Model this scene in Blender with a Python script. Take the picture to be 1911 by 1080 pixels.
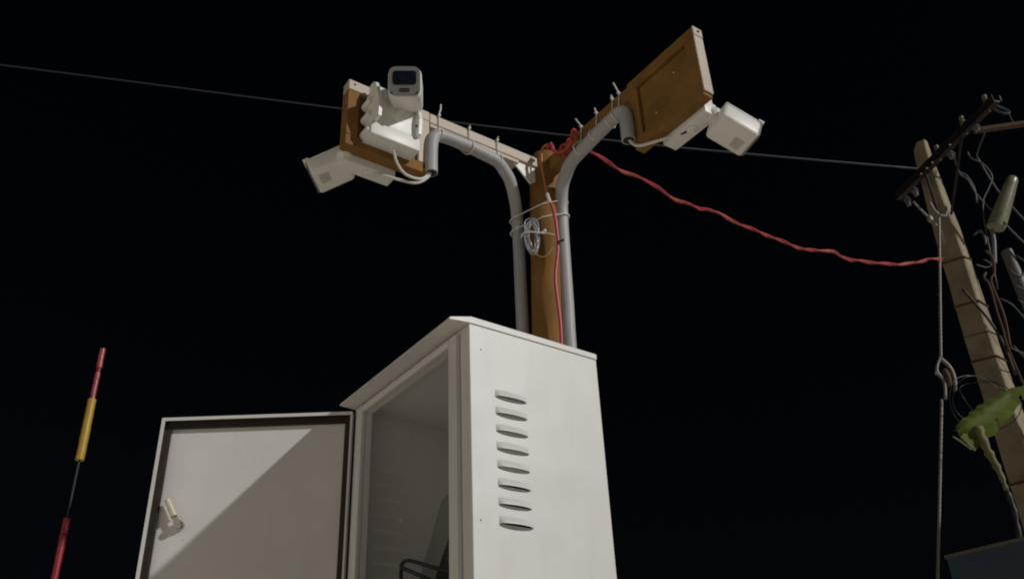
import bpy, bmesh, math, random
from mathutils import Vector, Matrix
R_ = math.radians
random.seed(7)
S = bpy.context.scene
for o in list(bpy.data.objects):
    bpy.data.objects.remove(o)

# ------------------------------------------------------------------ camera
cam_d = bpy.data.cameras.new('camera'); cam = bpy.data.objects.new('camera', cam_d)
S.collection.objects.link(cam); S.camera = cam
pit, rol = R_(30.7), R_(-2.65)
fw = Vector((0, math.cos(pit), math.sin(pit)))
r0 = Vector((1, 0, 0)); u0 = Vector((0, -math.sin(pit), math.cos(pit)))
rt = math.cos(rol)*r0 + math.sin(rol)*u0
up = -math.sin(rol)*r0 + math.cos(rol)*u0
cam.matrix_world = Matrix.Translation((0, 0, 1.55)) @ Matrix((rt, up, -fw)).transposed().to_4x4()
cam_d.sensor_width = 36.0
cam_d.lens = 36.0*1700/1911
cam_d.clip_start = 0.05; cam_d.clip_end = 1000

# ------------------------------------------------------------------ world, sun, exposure
SUN_DIR = Vector((-0.7785, 0.4077, -0.4780)).normalized()      # direction the light travels
to_sun = -SUN_DIR
sun_el = math.asin(to_sun.z); sun_az = math.atan2(to_sun.x, to_sun.y)
w = bpy.data.worlds.new('World'); S.world = w; w.use_nodes = True
nt = w.node_tree; nt.nodes.clear()
sky = nt.nodes.new('ShaderNodeTexSky'); sky.sky_type = 'NISHITA'; sky.sun_disc = False
sky.sun_elevation = sun_el; sky.sun_rotation = sun_az
bg = nt.nodes.new('ShaderNodeBackground'); bg.inputs['Strength'].default_value = 0.0005
wo = nt.nodes.new('ShaderNodeOutputWorld')
nt.links.new(sky.outputs[0], bg.inputs['Color']); nt.links.new(bg.outputs[0], wo.inputs['Surface'])
sd = bpy.data.lights.new('sun', 'SUN'); sd.energy = 2.0; sd.angle = R_(1.2); sd.color = (1.0, 0.985, 0.95)
sun = bpy.data.objects.new('sun', sd); S.collection.objects.link(sun)
sun.rotation_euler = SUN_DIR.to_track_quat('-Z', 'Y').to_euler(); sun.location = (5, -3, 9)
S.view_settings.view_transform = 'Standard'; S.view_settings.look = 'None'
S.view_settings.exposure = 0.0; S.view_settings.gamma = 1.0
S.view_settings.use_curve_mapping = False

# ------------------------------------------------------------------ materials
def mat(name, col, rough=0.5, metal=0.0, coat=0.0, mott=0.0, scale=6.0, bump=0.0, bscale=60.0,
        col2=None, thr=(0.45, 0.7), trans=0.0, stretch=(1, 1, 1), sheen=0.0, spec=0.5):
    m = bpy.data.materials.new(name); m.use_nodes = True
    n = m.node_tree; b = n.nodes['Principled BSDF']
    b.inputs['Roughness'].default_value = rough; b.inputs['Metallic'].default_value = metal
    b.inputs['Coat Weight'].default_value = coat; b.inputs['Specular IOR Level'].default_value = spec
    b.inputs['Transmission Weight'].default_value = trans
    b.inputs['Base Color'].default_value = (*col, 1)
    tc = n.nodes.new('ShaderNodeTexCoord'); mp = n.nodes.new('ShaderNodeMapping')
    mp.inputs['Scale'].default_value = stretch
    n.links.new(tc.outputs['Object'], mp.inputs['Vector'])
    if mott or col2:
        nz = n.nodes.new('ShaderNodeTexNoise'); nz.inputs['Scale'].default_value = scale
        nz.inputs['Detail'].default_value = 6; nz.inputs['Roughness'].default_value = 0.6
        n.links.new(mp.outputs[0], nz.inputs['Vector'])
        cr = n.nodes.new('ShaderNodeValToRGB')
        if col2:
            cr.color_ramp.elements[0].position = thr[0]; cr.color_ramp.elements[1].position = thr[1]
            cr.color_ramp.elements[0].color = (*col, 1); cr.color_ramp.elements[1].color = (*col2, 1)
        else:
            cr.color_ramp.elements[0].position = 0.3; cr.color_ramp.elements[1].position = 0.7
            cr.color_ramp.elements[0].color = (*[c*(1-mott) for c in col], 1)
            cr.color_ramp.elements[1].color = (*[min(1, c*(1+mott)) for c in col], 1)
        n.links.new(nz.outputs['Fac'], cr.inputs['Fac']); n.links.new(cr.outputs[0], b.inputs['Base Color'])
        rr = n.nodes.new('ShaderNodeMapRange'); rr.inputs['To Min'].default_value = max(0, rough-0.08)
        rr.inputs['To Max'].default_value = min(1, rough+0.12)
        n.links.new(nz.outputs['Fac'], rr.inputs['Value']); n.links.new(rr.outputs[0], b.inputs['Roughness'])
    if bump:
        n2 = n.nodes.new('ShaderNodeTexNoise'); n2.inputs['Scale'].default_value = bscale
        n2.inputs['Detail'].default_value = 4
        n.links.new(mp.outputs[0], n2.inputs['Vector'])
        bp = n.nodes.new('ShaderNodeBump'); bp.inputs['Strength'].default_value = bump
        bp.inputs['Distance'].default_value = 0.004
        n.links.new(n2.outputs['Fac'], bp.inputs['Height']); n.links.new(bp.outputs[0], b.inputs['Normal'])
    return m

M = {}
M['powder'] = mat('powder_coat', (0.715, 0.705, 0.695), 0.42, mott=0.03, scale=3.0, bump=0.04, bscale=220)
def weather(m):
    n = m.node_tree; b = n.nodes['Principled BSDF']
    src = b.inputs['Base Color'].links[0].from_socket
    tc = n.nodes.new('ShaderNodeTexCoord'); mp = n.nodes.new('ShaderNodeMapping'); mp.inputs['Scale'].default_value = (9, 9, 1.6)
    nz = n.nodes.new('ShaderNodeTexNoise'); nz.inputs['Scale'].default_value = 3.0; nz.inputs['Detail'].default_value = 8; nz.inputs['Roughness'].default_value = 0.65
    n.links.new(tc.outputs['Object'], mp.inputs['Vector']); n.links.new(mp.outputs[0], nz.inputs['Vector'])
    cr = n.nodes.new('ShaderNodeValToRGB'); cr.color_ramp.elements[0].position = 0.50; cr.color_ramp.elements[1].position = 0.78
    cr.color_ramp.elements[0].color = (0, 0, 0, 1); cr.color_ramp.elements[1].color = (0.12, 0.12, 0.12, 1)
    n.links.new(nz.outputs['Fac'], cr.inputs['Fac'])
    sp = n.nodes.new('ShaderNodeTexNoise'); sp.inputs['Scale'].default_value = 55; sp.inputs['Detail'].default_value = 2
    n.links.new(tc.outputs['Object'], sp.inputs['Vector'])
    c2 = n.nodes.new('ShaderNodeValToRGB'); c2.color_ramp.elements[0].position = 0.74; c2.color_ramp.elements[1].position = 0.80
    c2.color_ramp.elements[0].color = (0, 0, 0, 1); c2.color_ramp.elements[1].color = (0.35, 0.35, 0.35, 1)
    n.links.new(sp.outputs['Fac'], c2.inputs['Fac'])
    ad = n.nodes.new('ShaderNodeMath'); ad.operation = 'ADD'; n.links.new(cr.outputs[0], ad.inputs[0]); n.links.new(c2.outputs[0], ad.inputs[1])
    mx = n.nodes.new('ShaderNodeMixRGB'); mx.inputs[2].default_value = (0.40, 0.36, 0.29, 1)
    n.links.new(ad.outputs[0], mx.inputs[0]); n.links.new(src, mx.inputs[1]); n.links.new(mx.outputs[0], b.inputs['Base Color'])
    # slow waviness of thin sheet
    old = b.inputs['Normal'].links[0].from_node
    w2 = n.nodes.new('ShaderNodeTexNoise'); w2.inputs['Scale'].default_value = 5; w2.inputs['Detail'].default_value = 1
    n.links.new(tc.outputs['Object'], w2.inputs['Vector'])
    bp = n.nodes.new('ShaderNodeBump'); bp.inputs['Strength'].default_value = 0.5; bp.inputs['Distance'].default_value = 0.012
    n.links.new(w2.outputs['Fac'], bp.inputs['Height']); n.links.new(old.outputs[0], bp.inputs['Normal']); n.links.new(bp.outputs[0], b.inputs['Normal'])
weather(M['powder'])
M['gasket'] = mat('black_rubber', (0.028, 0.018, 0.012), 0.75, mott=0.3, scale=30)
M['chrome'] = mat('zinc_metal', (0.62, 0.61, 0.57), 0.25, metal=1.0, mott=0.1, scale=60)
M['cream'] = mat('brass_cam', (0.72, 0.66, 0.48), 0.4, metal=0.3)
M['equip'] = mat('grey_equipment', (0.16, 0.16, 0.15), 0.55, mott=0.08, scale=10)
M['black'] = mat('black_plastic', (0.012, 0.012, 0.014), 0.45)
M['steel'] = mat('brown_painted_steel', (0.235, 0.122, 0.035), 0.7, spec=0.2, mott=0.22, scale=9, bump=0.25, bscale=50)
M['board'] = mat('sunlit_brown_steel', (0.52, 0.43, 0.355), 0.5, mott=0.12, scale=14, bump=0.15, bscale=70)  # paler copy of the brown steel, sunlight painted into the colour
M['conduit'] = mat('grey_conduit', (0.40, 0.405, 0.42), 0.5, mott=0.08, scale=12, bump=0.12, bscale=40)
M['white'] = mat('white_plastic', (0.80, 0.795, 0.765), 0.4, mott=0.03, scale=10, bump=0.05, bscale=150)
M['bezel'] = mat('grey_bezel', (0.19, 0.19, 0.2), 0.5)
M['glass'] = mat('dark_window_glass', (0.01, 0.013, 0.018), 0.08, coat=1.0)
M['lens'] = mat('lens_glass', (0.008, 0.016, 0.03), 0.08, coat=1.0)
M['label'] = mat('rating_label', (0.52, 0.51, 0.48), 0.6, mott=0.1, scale=80)
M['red'] = mat('red_cable_sheath', (0.50, 0.065, 0.075), 0.4, mott=0.15, scale=20)
M['orange'] = mat('orange_core_sheath', (0.5, 0.19, 0.08), 0.4, mott=0.1, scale=20)
M['yelgrn'] = mat('yellow_core_sheath', (0.42, 0.30, 0.07), 0.4)
M['tie'] = mat('nylon_tie', (0.75, 0.73, 0.68), 0.35)
M['wcable'] = mat('white_cable', (0.66, 0.65, 0.61), 0.4)
M['coil'] = mat('clear_sleeve_wire', (0.55, 0.57, 0.62), 0.15, coat=0.8, trans=0.35)
M['ground'] = mat('pale_concrete_ground', (0.68, 0.60, 0.50), 0.9, mott=0.12, scale=0.8, bump=0.3, bscale=8)
M['concrete'] = mat('weathered_concrete', (0.34, 0.29, 0.19), 0.85, col2=(0.20, 0.17, 0.11), thr=(0.45, 0.75), scale=5, bump=0.8, bscale=25)
M['darksteel'] = mat('dark_galvanised', (0.014, 0.010, 0.010), 0.6, mott=0.3, scale=20)
M['rust'] = mat('rusty_iron', (0.10, 0.055, 0.035), 0.8, mott=0.3, scale=20)
M['porcelain'] = mat('pale_porcelain', (0.24, 0.235, 0.16), 0.35, mott=0.2, scale=8)
M['greymetal'] = mat('dull_grey_metal', (0.15, 0.15, 0.155), 0.55, mott=0.2, scale=10, bump=0.3, bscale=30)
M['coilwire'] = mat('dull_black_cable', (0.016, 0.016, 0.018), 0.4)
M['dkwire'] = mat('dark_cable', (0.03, 0.03, 0.033), 0.5)
M['grwire'] = mat('grey_cable', (0.07, 0.07, 0.077), 0.5)
M['ovwire'] = mat('overhead_cable_sheath', (0.034, 0.035, 0.04), 0.6)
M['guy'] = mat('galvanised_strand', (0.27, 0.25, 0.23), 0.5, metal=0.2, bump=0.4, bscale=120)
M['strap'] = mat('rusty_strap', (0.09, 0.03, 0.018), 0.7)
M['leaf'] = mat('banana_leaf', (0.075, 0.10, 0.012), 0.65, spec=0.2, col2=(0.13, 0.16, 0.025), thr=(0.4, 0.7), scale=4, stretch=(1, 1, 5), bump=0.12, bscale=25)
M['stem'] = mat('dried_stalk', (0.17, 0.16, 0.06), 0.7, mott=0.3, scale=12)
M['blue'] = mat('blue_sign_paint', (0.035, 0.065, 0.11), 0.5, mott=0.15, scale=4)
M['signtrim'] = mat('sign_trim', (0.13, 0.12, 0.09), 0.6)
M['signwhite'] = mat('sign_white', (0.35, 0.36, 0.37), 0.5)
M['rodred'] = mat('red_sleeve', (0.27, 0.018, 0.03), 0.4, mott=0.15, scale=10)
M['rodpink'] = mat('faded_red_sleeve', (0.33, 0.06, 0.07), 0.35, mott=0.2, scale=25)
M['rodyel'] = mat('yellow_sleeve', (0.42, 0.27, 0.03), 0.4, mott=0.12, scale=14)
M['rodsteel'] = mat('thin_steel_rod', (0.07, 0.07, 0.075), 0.5, metal=0.4)

# ------------------------------------------------------------------ helpers
YAW = R_(53.62)
O = Vector((-0.1046816, 1.89711406, 0.0))
XF = Vector((math.cos(YAW), -math.sin(YAW), 0)); YF = Vector((math.sin(YAW), math.cos(YAW), 0))
def FT(p):                       # cabinet frame -> world
    return O + XF*p[0] + YF*p[1] + Vector((0, 0, p[2]))
col = S.collection
BASE = {}
def tag(o, label=None, cat=None, group=None, kind=None):
    if label: o['label'] = label
    if cat: o['category'] = cat
    if group: o['group'] = group
    if kind: o['kind'] = kind
    return o
def thingF(name, label, cat, base, group=None):
    o = bpy.data.objects.new(name, None); col.objects.link(o)
    o.empty_display_size = 0.1
    o.location = FT(base); o.rotation_euler = (0, 0, -YAW)
    BASE[o.name] = Vector(base)
    return tag(o, label, cat, group)
def thingW(name, label, cat, base, group=None):
    o = bpy.data.objects.new(name, None); col.objects.link(o)
    o.empty_display_size = 0.1
    o.location = base; BASE[o.name] = Vector(base)
    return tag(o, label, cat, group)
def obj(name, bm, m, parent=None, smooth=False, origin=None, angle=35):
    """bm coordinates are in the parent's frame before its base offset (or world when origin is given)"""
    if parent is not None:
        off = BASE[parent.name]
    else:
        off = Vector(origin) if origin is not None else Vector((0, 0, 0))
    bmesh.ops.translate(bm, verts=bm.verts, vec=-off)
    bmesh.ops.recalc_face_normals(bm, faces=bm.faces)
    me = bpy.data.meshes.new(name); bm.to_mesh(me); bm.free()
    me.materials.append(m)
    if smooth:
        for p in me.polygons: p.use_smooth = True
        if angle < 180:
            me.set_sharp_from_angle(angle=R_(angle))
    o = bpy.data.objects.new(name, me); col.objects.link(o)
    if parent is not None:
        o.parent = parent; BASE[o.name] = off
    elif origin is not None:
        o.location = off
    return o
def sub(name, bm, m, part, smooth=False):
    """sub-part: child of a part whose own location is identity"""
    off = BASE[part.name]
    o = obj(name, bm, m, None, smooth, origin=off); o.location = (0, 0, 0); o.parent = part; BASE[o.name] = off
    return o
def box(bm, x0, x1, y0, y1, z0, z1, mtx=None, bev=0.0, seg=2):
    vs = [bm.verts.new((x, y, z)) for x in (x0, x1) for y in (y0, y1) for z in (z0, z1)]
    fs = [(0, 1, 3, 2), (4, 6, 7, 5), (0, 4, 5, 1), (2, 3, 7, 6), (0, 2, 6, 4), (1, 5, 7, 3)]
    faces = [bm.faces.new([vs[i] for i in f]) for f in fs]
    if bev:
        es = list({e for f in faces for e in f.edges})
        r = bmesh.ops.bevel(bm, geom=es, offset=bev, segments=seg, affect='EDGES', profile=0.5)
        vs = list({v for f in r['faces'] for v in f.verts} | {v for v in vs if v.is_valid})
    if mtx is not None:
        bmesh.ops.transform(bm, matrix=mtx, verts=[v for v in vs if v.is_valid])
    return vs
def prism(bm, poly, axis_vec, mtx=None):
    """poly: list of 3D points, extruded by axis_vec"""
    a = [bm.verts.new(p) for p in poly]; b = [bm.verts.new(Vector(p)+Vector(axis_vec)) for p in poly]
    n = len(poly)
    bm.faces.new(a); bm.faces.new(b[::-1])
    for i in range(n): bm.faces.new([a[i], b[i], b[(i+1) % n], a[(i+1) % n]])
    if mtx is not None: bmesh.ops.transform(bm, matrix=mtx, verts=a+b)
    return a+b
def spline(pts, n=8):
    P = [Vector(p) for p in pts]
    if len(P) < 3: return P
    out = []
    Q = [2*P[0]-P[1]] + P + [2*P[-1]-P[-2]]
    for i in range(1, len(Q)-2):
        p0, p1, p2, p3 = Q[i-1:i+3]
        for k in range(n):
            t = k/n
            out.append(0.5*((2*p1)+(-p0+p2)*t+(2*p0-5*p1+4*p2-p3)*t*t+(-p0+3*p1-3*p2+p3)*t**3))
    out.append(P[-1]); return out
def tube(bm, pts, r, n=10, closed=False, caps=True, flat=None):
    P = [Vector(p) for p in pts]; N = len(P)
    rr = r if isinstance(r, (list, tuple)) else [r]*N
    tan = []
    for i in range(N):
        if closed: d = P[(i+1) % N]-P[i-1]
        else: d = P[min(i+1, N-1)]-P[max(i-1, 0)]
        tan.append(d.normalized() if d.length > 1e-9 else Vector((0, 0, 1)))
    ref = Vector((0, 0, 1)) if abs(tan[0].z) < 0.9 else Vector((1, 0, 0))
    u = tan[0].cross(ref).normalized()
    rings = []
    for i in range(N):
        u = (u - tan[i]*u.dot(tan[i]))
        u = u.normalized() if u.length > 1e-6 else tan[i].orthogonal().normalized()
        v = tan[i].cross(u)
        fu, fv = (1, 1) if flat is None else flat
        rings.append([bm.verts.new(P[i]+(u*math.cos(a)*fu+v*math.sin(a)*fv)*rr[i])
                      for a in (2*math.pi*k/n for k in range(n))])
    R2 = range(N if closed else N-1)
    for i in R2:
        A, B = rings[i], rings[(i+1) % N]
        for k in range(n): bm.faces.new([A[k], A[(k+1) % n], B[(k+1) % n], B[k]])
    if caps and not closed:
        bm.faces.new(rings[0][::-1]); bm.faces.new(rings[-1])
def cyl(bm, p0, p1, r0, r1=None, n=16):
    tube(bm, [p0, p1], [r0, r1 if r1 is not None else r0], n=n)
def ball(bm, c, r, n=12, m=8):
    mm = Matrix.Translation(c) @ Matrix.Diagonal((r, r, r, 1)) if not isinstance(r, tuple) else Matrix.Translation(c) @ Matrix.Diagonal((*r, 1))
    bmesh.ops.create_uvsphere(bm, u_segments=n, v_segments=m, radius=1.0, matrix=mm)
NB = bmesh.new

# ------------------------------------------------------------------ ground and sky dome is the world
bm = NB()
g = 300
vs = [bm.verts.new(p) for p in ((-g, -g, 0), (g, -g, 0), (g, g, 0), (-g, g, 0))]; bm.faces.new(vs)
tag(obj('ground', bm, M['ground']), kind='structure')

# ------------------------------------------------------------------ added unseen building at left, its pale wall bounces sunlight onto the cabinet
M['plaster'] = mat('pale_plaster', (0.78, 0.745, 0.68), 0.85, mott=0.05, scale=1.5, bump=0.2, bscale=30)
hs = thingW('bounce_building', 'added unseen pale plastered building, bouncing sunlight onto the cabinet front', 'bounce_building', (-6.5, -3.5, 0))
bm = NB()
xw = -3.9; wins = [(-6.9, 0.9), (-4.3, 0.9), (-1.7, 0.9), (-6.9, 3.9), (-4.3, 3.9), (-1.7, 3.9)]
ys = sorted({-9.0, 1.2} | {y for y, _ in wins} | {y+1.0 for y, _ in wins}); zs = [0, 0.9, 2.1, 3.9, 5.1, 7.0]
for ya, yb in zip(ys[:-1], ys[1:]):
    for za, zb in zip(zs[:-1], zs[1:]):
        if (ya, za) in wins: continue
        box(bm, xw-0.25, xw, ya, yb, za, zb)
box(bm, -9.0, -8.75, -9.0, 1.2, 0, 7.0); box(bm, -8.75, xw-0.25, -9.0, -8.75, 0, 7.0); box(bm, -8.75, xw-0.25, 0.95, 1.2, 0, 7.0)
obj('wall', bm, M['plaster'], hs)
bm = NB(); box(bm, -9.2, xw+0.35, -9.2, 1.4, 7.0, 7.2); obj('roof', bm, M['ground'], hs)
for y, z in wins:
    bm = NB()
    for q in ((y, y+0.06, z, z+1.2), (y+0.94, y+1.0, z, z+1.2), (y+0.061, y+0.939, z, z+0.06), (y+0.061, y+0.939, z+1.14, z+1.2), (y+0.475, y+0.525, z+0.061, z+1.139)): box(bm, xw-0.14, xw-0.08, *q)
    f_ = obj('window', bm, M['rust'], hs); bm = NB(); box(bm, xw-0.115, xw-0.105, y+0.06, y+0.94, z+0.06, z+1.14); sub('pane', bm, M['glass'], f_)

# ------------------------------------------------------------------ concrete utility pole (far right)
def lerp(a, b, t): return a+(b-a)*t
up_ = thingW('utility_pole', 'weathered square concrete utility pole with dark steel crossarm at right', 'utility pole', (3.76, 6.56, 0))
secs = [(0.0, (3.60, 3.77, 3.99), 1.9), (3.6, (3.606, 3.757, 3.895), 1.55), (4.6, (3.618, 3.772, 3.885), 1.35),
        (5.7, (3.642, 3.792, 3.893), 1.2), (6.3, (3.678, 3.783, 3.872), 1.05), (6.62, (3.697, 3.790, 3.862), 1.0),
        (6.72, (3.706, 3.792, 3.855), 0.9), (6.79, (3.735, 3.800, 3.845), 0.6)]
bm = NB(); rings = []
fine = []
for a, b in zip(secs[:-1], secs[1:]):
    k = max(1, int((b[0]-a[0])/0.18))
    for i in range(k):
        t = i/k; fine.append((lerp(a[0], b[0], t), tuple(lerp(p, q, t) for p, q in zip(a[1], b[1])), lerp(a[2], b[2], t)))
fine.append(secs[-1])
for z, (xl, xm, xr), s in fine:
    j = lambda: random.uniform(-0.004, 0.004)
    Lp = Vector((xl+j(), 6.5+0.075*s, z)); Mp = Vector((xm+j(), 6.5, z)); Rp = Vector((xr+j(), 6.5+0.07*s, z))
    Bp = Lp+Rp-Mp
    ring = []
    for p, q, r in ((Mp, Lp, Rp), (Rp, Mp, Bp), (Bp, Rp, Lp), (Lp, Bp, Mp)):
        e1 = (q-p).normalized()*0.009; e2 = (r-p).normalized()*0.009
        ring += [p+e1, p+e2]
    rings.append([bm.verts.new(p) for p in ring])
for A, B in zip(rings[:-1], rings[1:]):
    for k in range(8): bm.faces.new([A[k], A[(k+1) % 8], B[(k+1) % 8], B[k]])
bm.faces.new(rings[-1])
obj('pole_shaft', bm, M['concrete'], up_)
def pole_ring(z, pad=0.006):
    for a, b in zip(secs[:-1], secs[1:]):
        if a[0] <= z <= b[0]:
            t = (z-a[0])/(b[0]-a[0]); xl, xm, xr = (lerp(p, q, t) for p, q in zip(a[1], b[1])); s = lerp(a[2], b[2], t)
            Lp = Vector((xl-pad, 6.5+0.075*s, z)); Mp = Vector((xm, 6.5-pad, z)); Rp = Vector((xr+pad, 6.5+0.07*s, z))
            return [Lp, Mp, Rp, Lp+Rp-Mp+Vector((0, 2*pad, 0))]
for z, dz in ((4.60, 0.0), (5.10, -0.01), (5.52, 0.02), (3.60, 0.0), (4.82, 0.01)):
    bm = NB(); Rg = pole_ring(z)
    Rg[2].z += dz
    dense = []
    for i in range(4):
        for k in range(4): dense.append(Rg[i].lerp(Rg[(i+1) % 4], k/4))
    tube(bm, dense, 0.009 if z != 4.82 else 0.004, n=6, closed=True)
    obj('strap', bm, M['strap'] if z not in (4.82,) else M['dkwire'], up_)
# horizontal crossarm, an angle iron bolted to the pole's left face
A = Vector((3.52, 6.74, 6.30)); B = Vector((3.86, 5.47, 6.30)); d = (B-A).normalized(); nrm = Vector((-d.y, d.x, 0))
A += nrm*0.0
bm = NB()
prism(bm, [A+nrm*0.028, A-nrm*0.028, A-nrm*0.028+Vector((0, 0, 0.010)), A+nrm*0.028+Vector((0, 0, 0.010))], B-A)
prism(bm, [A-nrm*0.028, A-nrm*0.025, A-nrm*0.025+Vector((0, 0, 0.07)), A-nrm*0.028+Vector((0, 0, 0.07))], B-A)
prism(bm, [A+nrm*0.045+Vector((0,0,.02)), A+nrm*0.053+Vector((0,0,.02)), A+nrm*0.053+Vector((0, 0, 0.07)), A+nrm*0.045+Vector((0, 0, 0.07))], B-A)
obj('crossarm', bm, M['darksteel'], up_)
bm = NB()   # stay strut from crossarm down to pole
tube(bm, [(3.62, 6.35, 6.29), (3.70, 6.50, 6.0)], 0.012, n=6)
tube(bm, [(3.75, 5.9, 6.29), (3.80, 6.49, 5.95)], 0.012, n=6)
obj('brace', bm, M['darksteel'], up_)
for t, zz, k in ((0.08, 6.18, 0), (0.17, 6.20, 0), (0.46, 6.42, 1), (0.55, 6.22, 0), (0.72, 6.45, 1), (0.8, 6.24, 0), (0.93, 6.43, 1)):
    c = A.lerp(B, t); bm = NB()
    cyl(bm, c+Vector((0, 0, -0.02)), c+Vector((0, 0, zz-6.30)), 0.008, n=6)
    for q in range(3):
        h = (zz-6.30)*(0.5+0.25*q); cyl(bm, c+Vector((0, 0, h-0.012)), c+Vector((0, 0, h+0.012)), 0.032-0.006*q, 0.018, n=12)
    obj('insulator', bm, M['greymetal'] if k == 0 else M['porcelain'], up_, smooth=True)
for t in (0.3, 0.36, 0.42, 0.6):
    c = A.lerp(B, t)-nrm*0.04+Vector((0, 0, -0.005)); bm = NB(); ball(bm, c, 0.012, 8, 6); obj('bolt', bm, M['chrome'], up_, smooth=True)
# second upper arm leaving the frame to the right, with a wire ring above it
bm = NB(); box(bm, 0, 1.2, -0.022, 0.022, -0.02, 0.02, Matrix.Translation((3.98, 6.06, 6.50)) @ Matrix.Rotation(R_(-9), 4, 'Z'), bev=0.004, seg=1)
obj('side_arm', bm, M['rust'], up_)
bm = NB()
c = Vector((4.385, 6.2, 6.84)); rg = [c+Vector((0.062*math.cos(a)+0.018*math.sin(a), 0.02*math.sin(a), 0.052*math.sin(a)-0.035*math.cos(a))) for a in (2*math.pi*k/20 for k in range(20))]
tube(bm, rg, 0.006, n=6, closed=True)
rg2 = [p+Vector((0.01*math.sin(i*0.9), 0.02, 0.012+0.006*math.cos(i))) for i, p in enumerate(rg)]
tube(bm, rg2, 0.005, n=6, closed=True)
tube(bm, spline([(4.42, 6.2, 6.83), (4.40, 6.15, 6.70), (4.33, 6.05, 6.52)]), 0.005, n=6)
obj('wire_ring', bm, M['grwire'], up_, smooth=True, angle=180)
# stays and drop leads
def wires(name, lists, r, m, label, cat, base=None, group=None, parent=None, n=6):
    bm = NB()
    for L in lists: tube(bm, spline(L, 6), r, n=n)
    if parent is not None: return obj(name, bm, m, parent, smooth=True, angle=180)
    o = obj(name, bm, m, None, smooth=True, origin=lists[0][0], angle=180)
    return tag(o, label, cat, group)
wires('stay_wire', [[(3.434, 6.35, 6.004), (3.524, 6.36, 5.844), (3.598, 6.38, 5.726), (3.66, 6.5, 5.66)]], 0.009, M['guy'],
      'short grey stay with a fat joint left of the concrete pole', 'stay wire')
bm = NB(); ball(bm, (3.535, 6.36, 5.825), (0.026, 0.02, 0.04), 10, 8); 
o = obj('joint', bm, M['guy'], None, smooth=True, origin=(3.434, 6.35, 6.004)); o.location = (0, 0, 0); o.parent = bpy.data.objects['stay_wire']

gw = thingW('guy_wire', 'pale guy wire dropping straight down beside the concrete pole, strain insulator halfway', 'guy wire', (3.20, 6.36, 4.3))
bm = NB()
tube(bm, spline([(3.543, 6.3, 5.956), (3.56, 6.3, 5.88), (3.585, 6.3, 5.823)], 4), 0.010, n=6)
tube(bm, spline([(3.752, 6.44, 6.0), (3.70, 6.40, 5.88), (3.66, 6.36, 5.85), (3.60, 6.31, 5.825)], 4), 0.009, n=6)
obj('bridle', bm, M['guy'], gw, smooth=True, angle=180)
def strand(bm, p0, p1, r, k, turns, n=5):
    p0, p1 = Vector(p0), Vector(p1); d = (p1-p0); L = d.length; d.normalize(); u = d.orthogonal().normalized(); v = d.cross(u)
    for s in range(k):
        pts = []
        N = int(turns*8)
        for i in range(N+1):
            a = 2*math.pi*(i/N*turns+s/k); pts.append(p0+d*L*i/N+(u*math.cos(a)+v*math.sin(a))*r*0.22)
        tube(bm, pts, r*0.78, n=n)
bm = NB(); strand(bm, (3.665*0+3.600, 6.33, 5.83), (3.265, 6.36, 4.539), 0.012, 3, 12)
o = obj('upper_strand', bm, M['guy'], gw, smooth=True, angle=180)
bm = NB(); strand(bm, (3.180, 6.37, 4.20), (2.802, 6.40, 2.908), 0.012, 3, 12); strand(bm, (2.802, 6.40, 2.908), (1.95, 6.46, 0.0), 0.012, 3, 20)
obj('lower_strand', bm, M['guy'], gw, smooth=True, angle=180)
bm = NB()   # pear-shaped loop round the strain insulator
tube(bm, spline([(3.262, 6.36, 4.54), (3.222, 6.36, 4.48), (3.206, 6.36, 4.42), (3.235, 6.36, 4.34), (3.205, 6.36, 4.20)], 5), 0.012, n=6)
tube(bm, spline([(3.262, 6.36, 4.54), (3.315, 6.36, 4.45), (3.318, 6.36, 4.34), (3.295, 6.36, 4.265)], 5), 0.013, n=6)
tube(bm, spline([(3.21, 6.36, 4.44), (3.19, 6.36, 4.41), (3.225, 6.36, 4.40)], 4), 0.009, n=6)
obj('loop', bm, M['guy'], gw, smooth=True, angle=180)
bm = NB(); ball(bm, (3.268, 6.36, 4.375), (0.026, 0.03, 0.075), 12, 10)
obj('strain_insulator', bm, M['rust'], gw, smooth=True, angle=180)
bm = NB(); tube(bm, [(3.447, 6.352, 5.24), (3.405, 6.354, 5.10)], 0.0145, n=8); obj('dark_sleeve', bm, M['dkwire'], gw, smooth=True)

wires('drop_wire', [[(3.90, 6.3, 6.46), (3.972, 6.45, 6.478), (4.005, 6.5, 6.385), (4.055, 6.5, 6.308), (4.084, 6.5, 6.144), (4.155, 6.5, 5.996), (4.31, 6.5, 5.663), (4.7, 6.5, 4.9)],
                    [(4.01, 6.5, 6.401), (4.056, 6.5, 6.357), (4.082, 6.5, 6.224), (4.06, 6.5, 6.065)]], 0.008, M['grwire'],
      'kinked grey drop wire just right of the pole head, ending beyond the frame', 'drop wire')
wires('drop_wire', [[(4.141, 6.5, 6.621), (4.153, 6.5, 6.552), (4.238, 6.5, 6.48), (4.276, 6.5, 6.344), (4.21, 6.5, 6.217), (4.111, 6.5, 6.062), (4.045, 6.5, 5.753), (3.97, 6.5, 5.2)]], 0.007, M['grwire'],
      'grey wire curling down between the concrete pole and the pale tapered arrester', 'drop wire')
wires('drop_wire', [[(4.18, 6.2, 6.62), (4.223, 6.5, 6.60), (4.253, 6.55, 6.529), (4.341, 6.6, 6.258), (4.429, 6.6, 6.028), (4.8, 6.6, 5.2)]], 0.009, M['grwire'],
      'straight grey wire passing behind the top of the pale tapered arrester', 'drop wire')
wires('hook_wire', [[(3.936, 6.5, 5.737), (3.997, 6.5, 5.772), (4.017, 6.5, 5.71), (4.006, 6.5, 5.635)]], 0.011, M['grwire'],
      'short grey wire hooked over just right of the red cable strap', 'wire')
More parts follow.
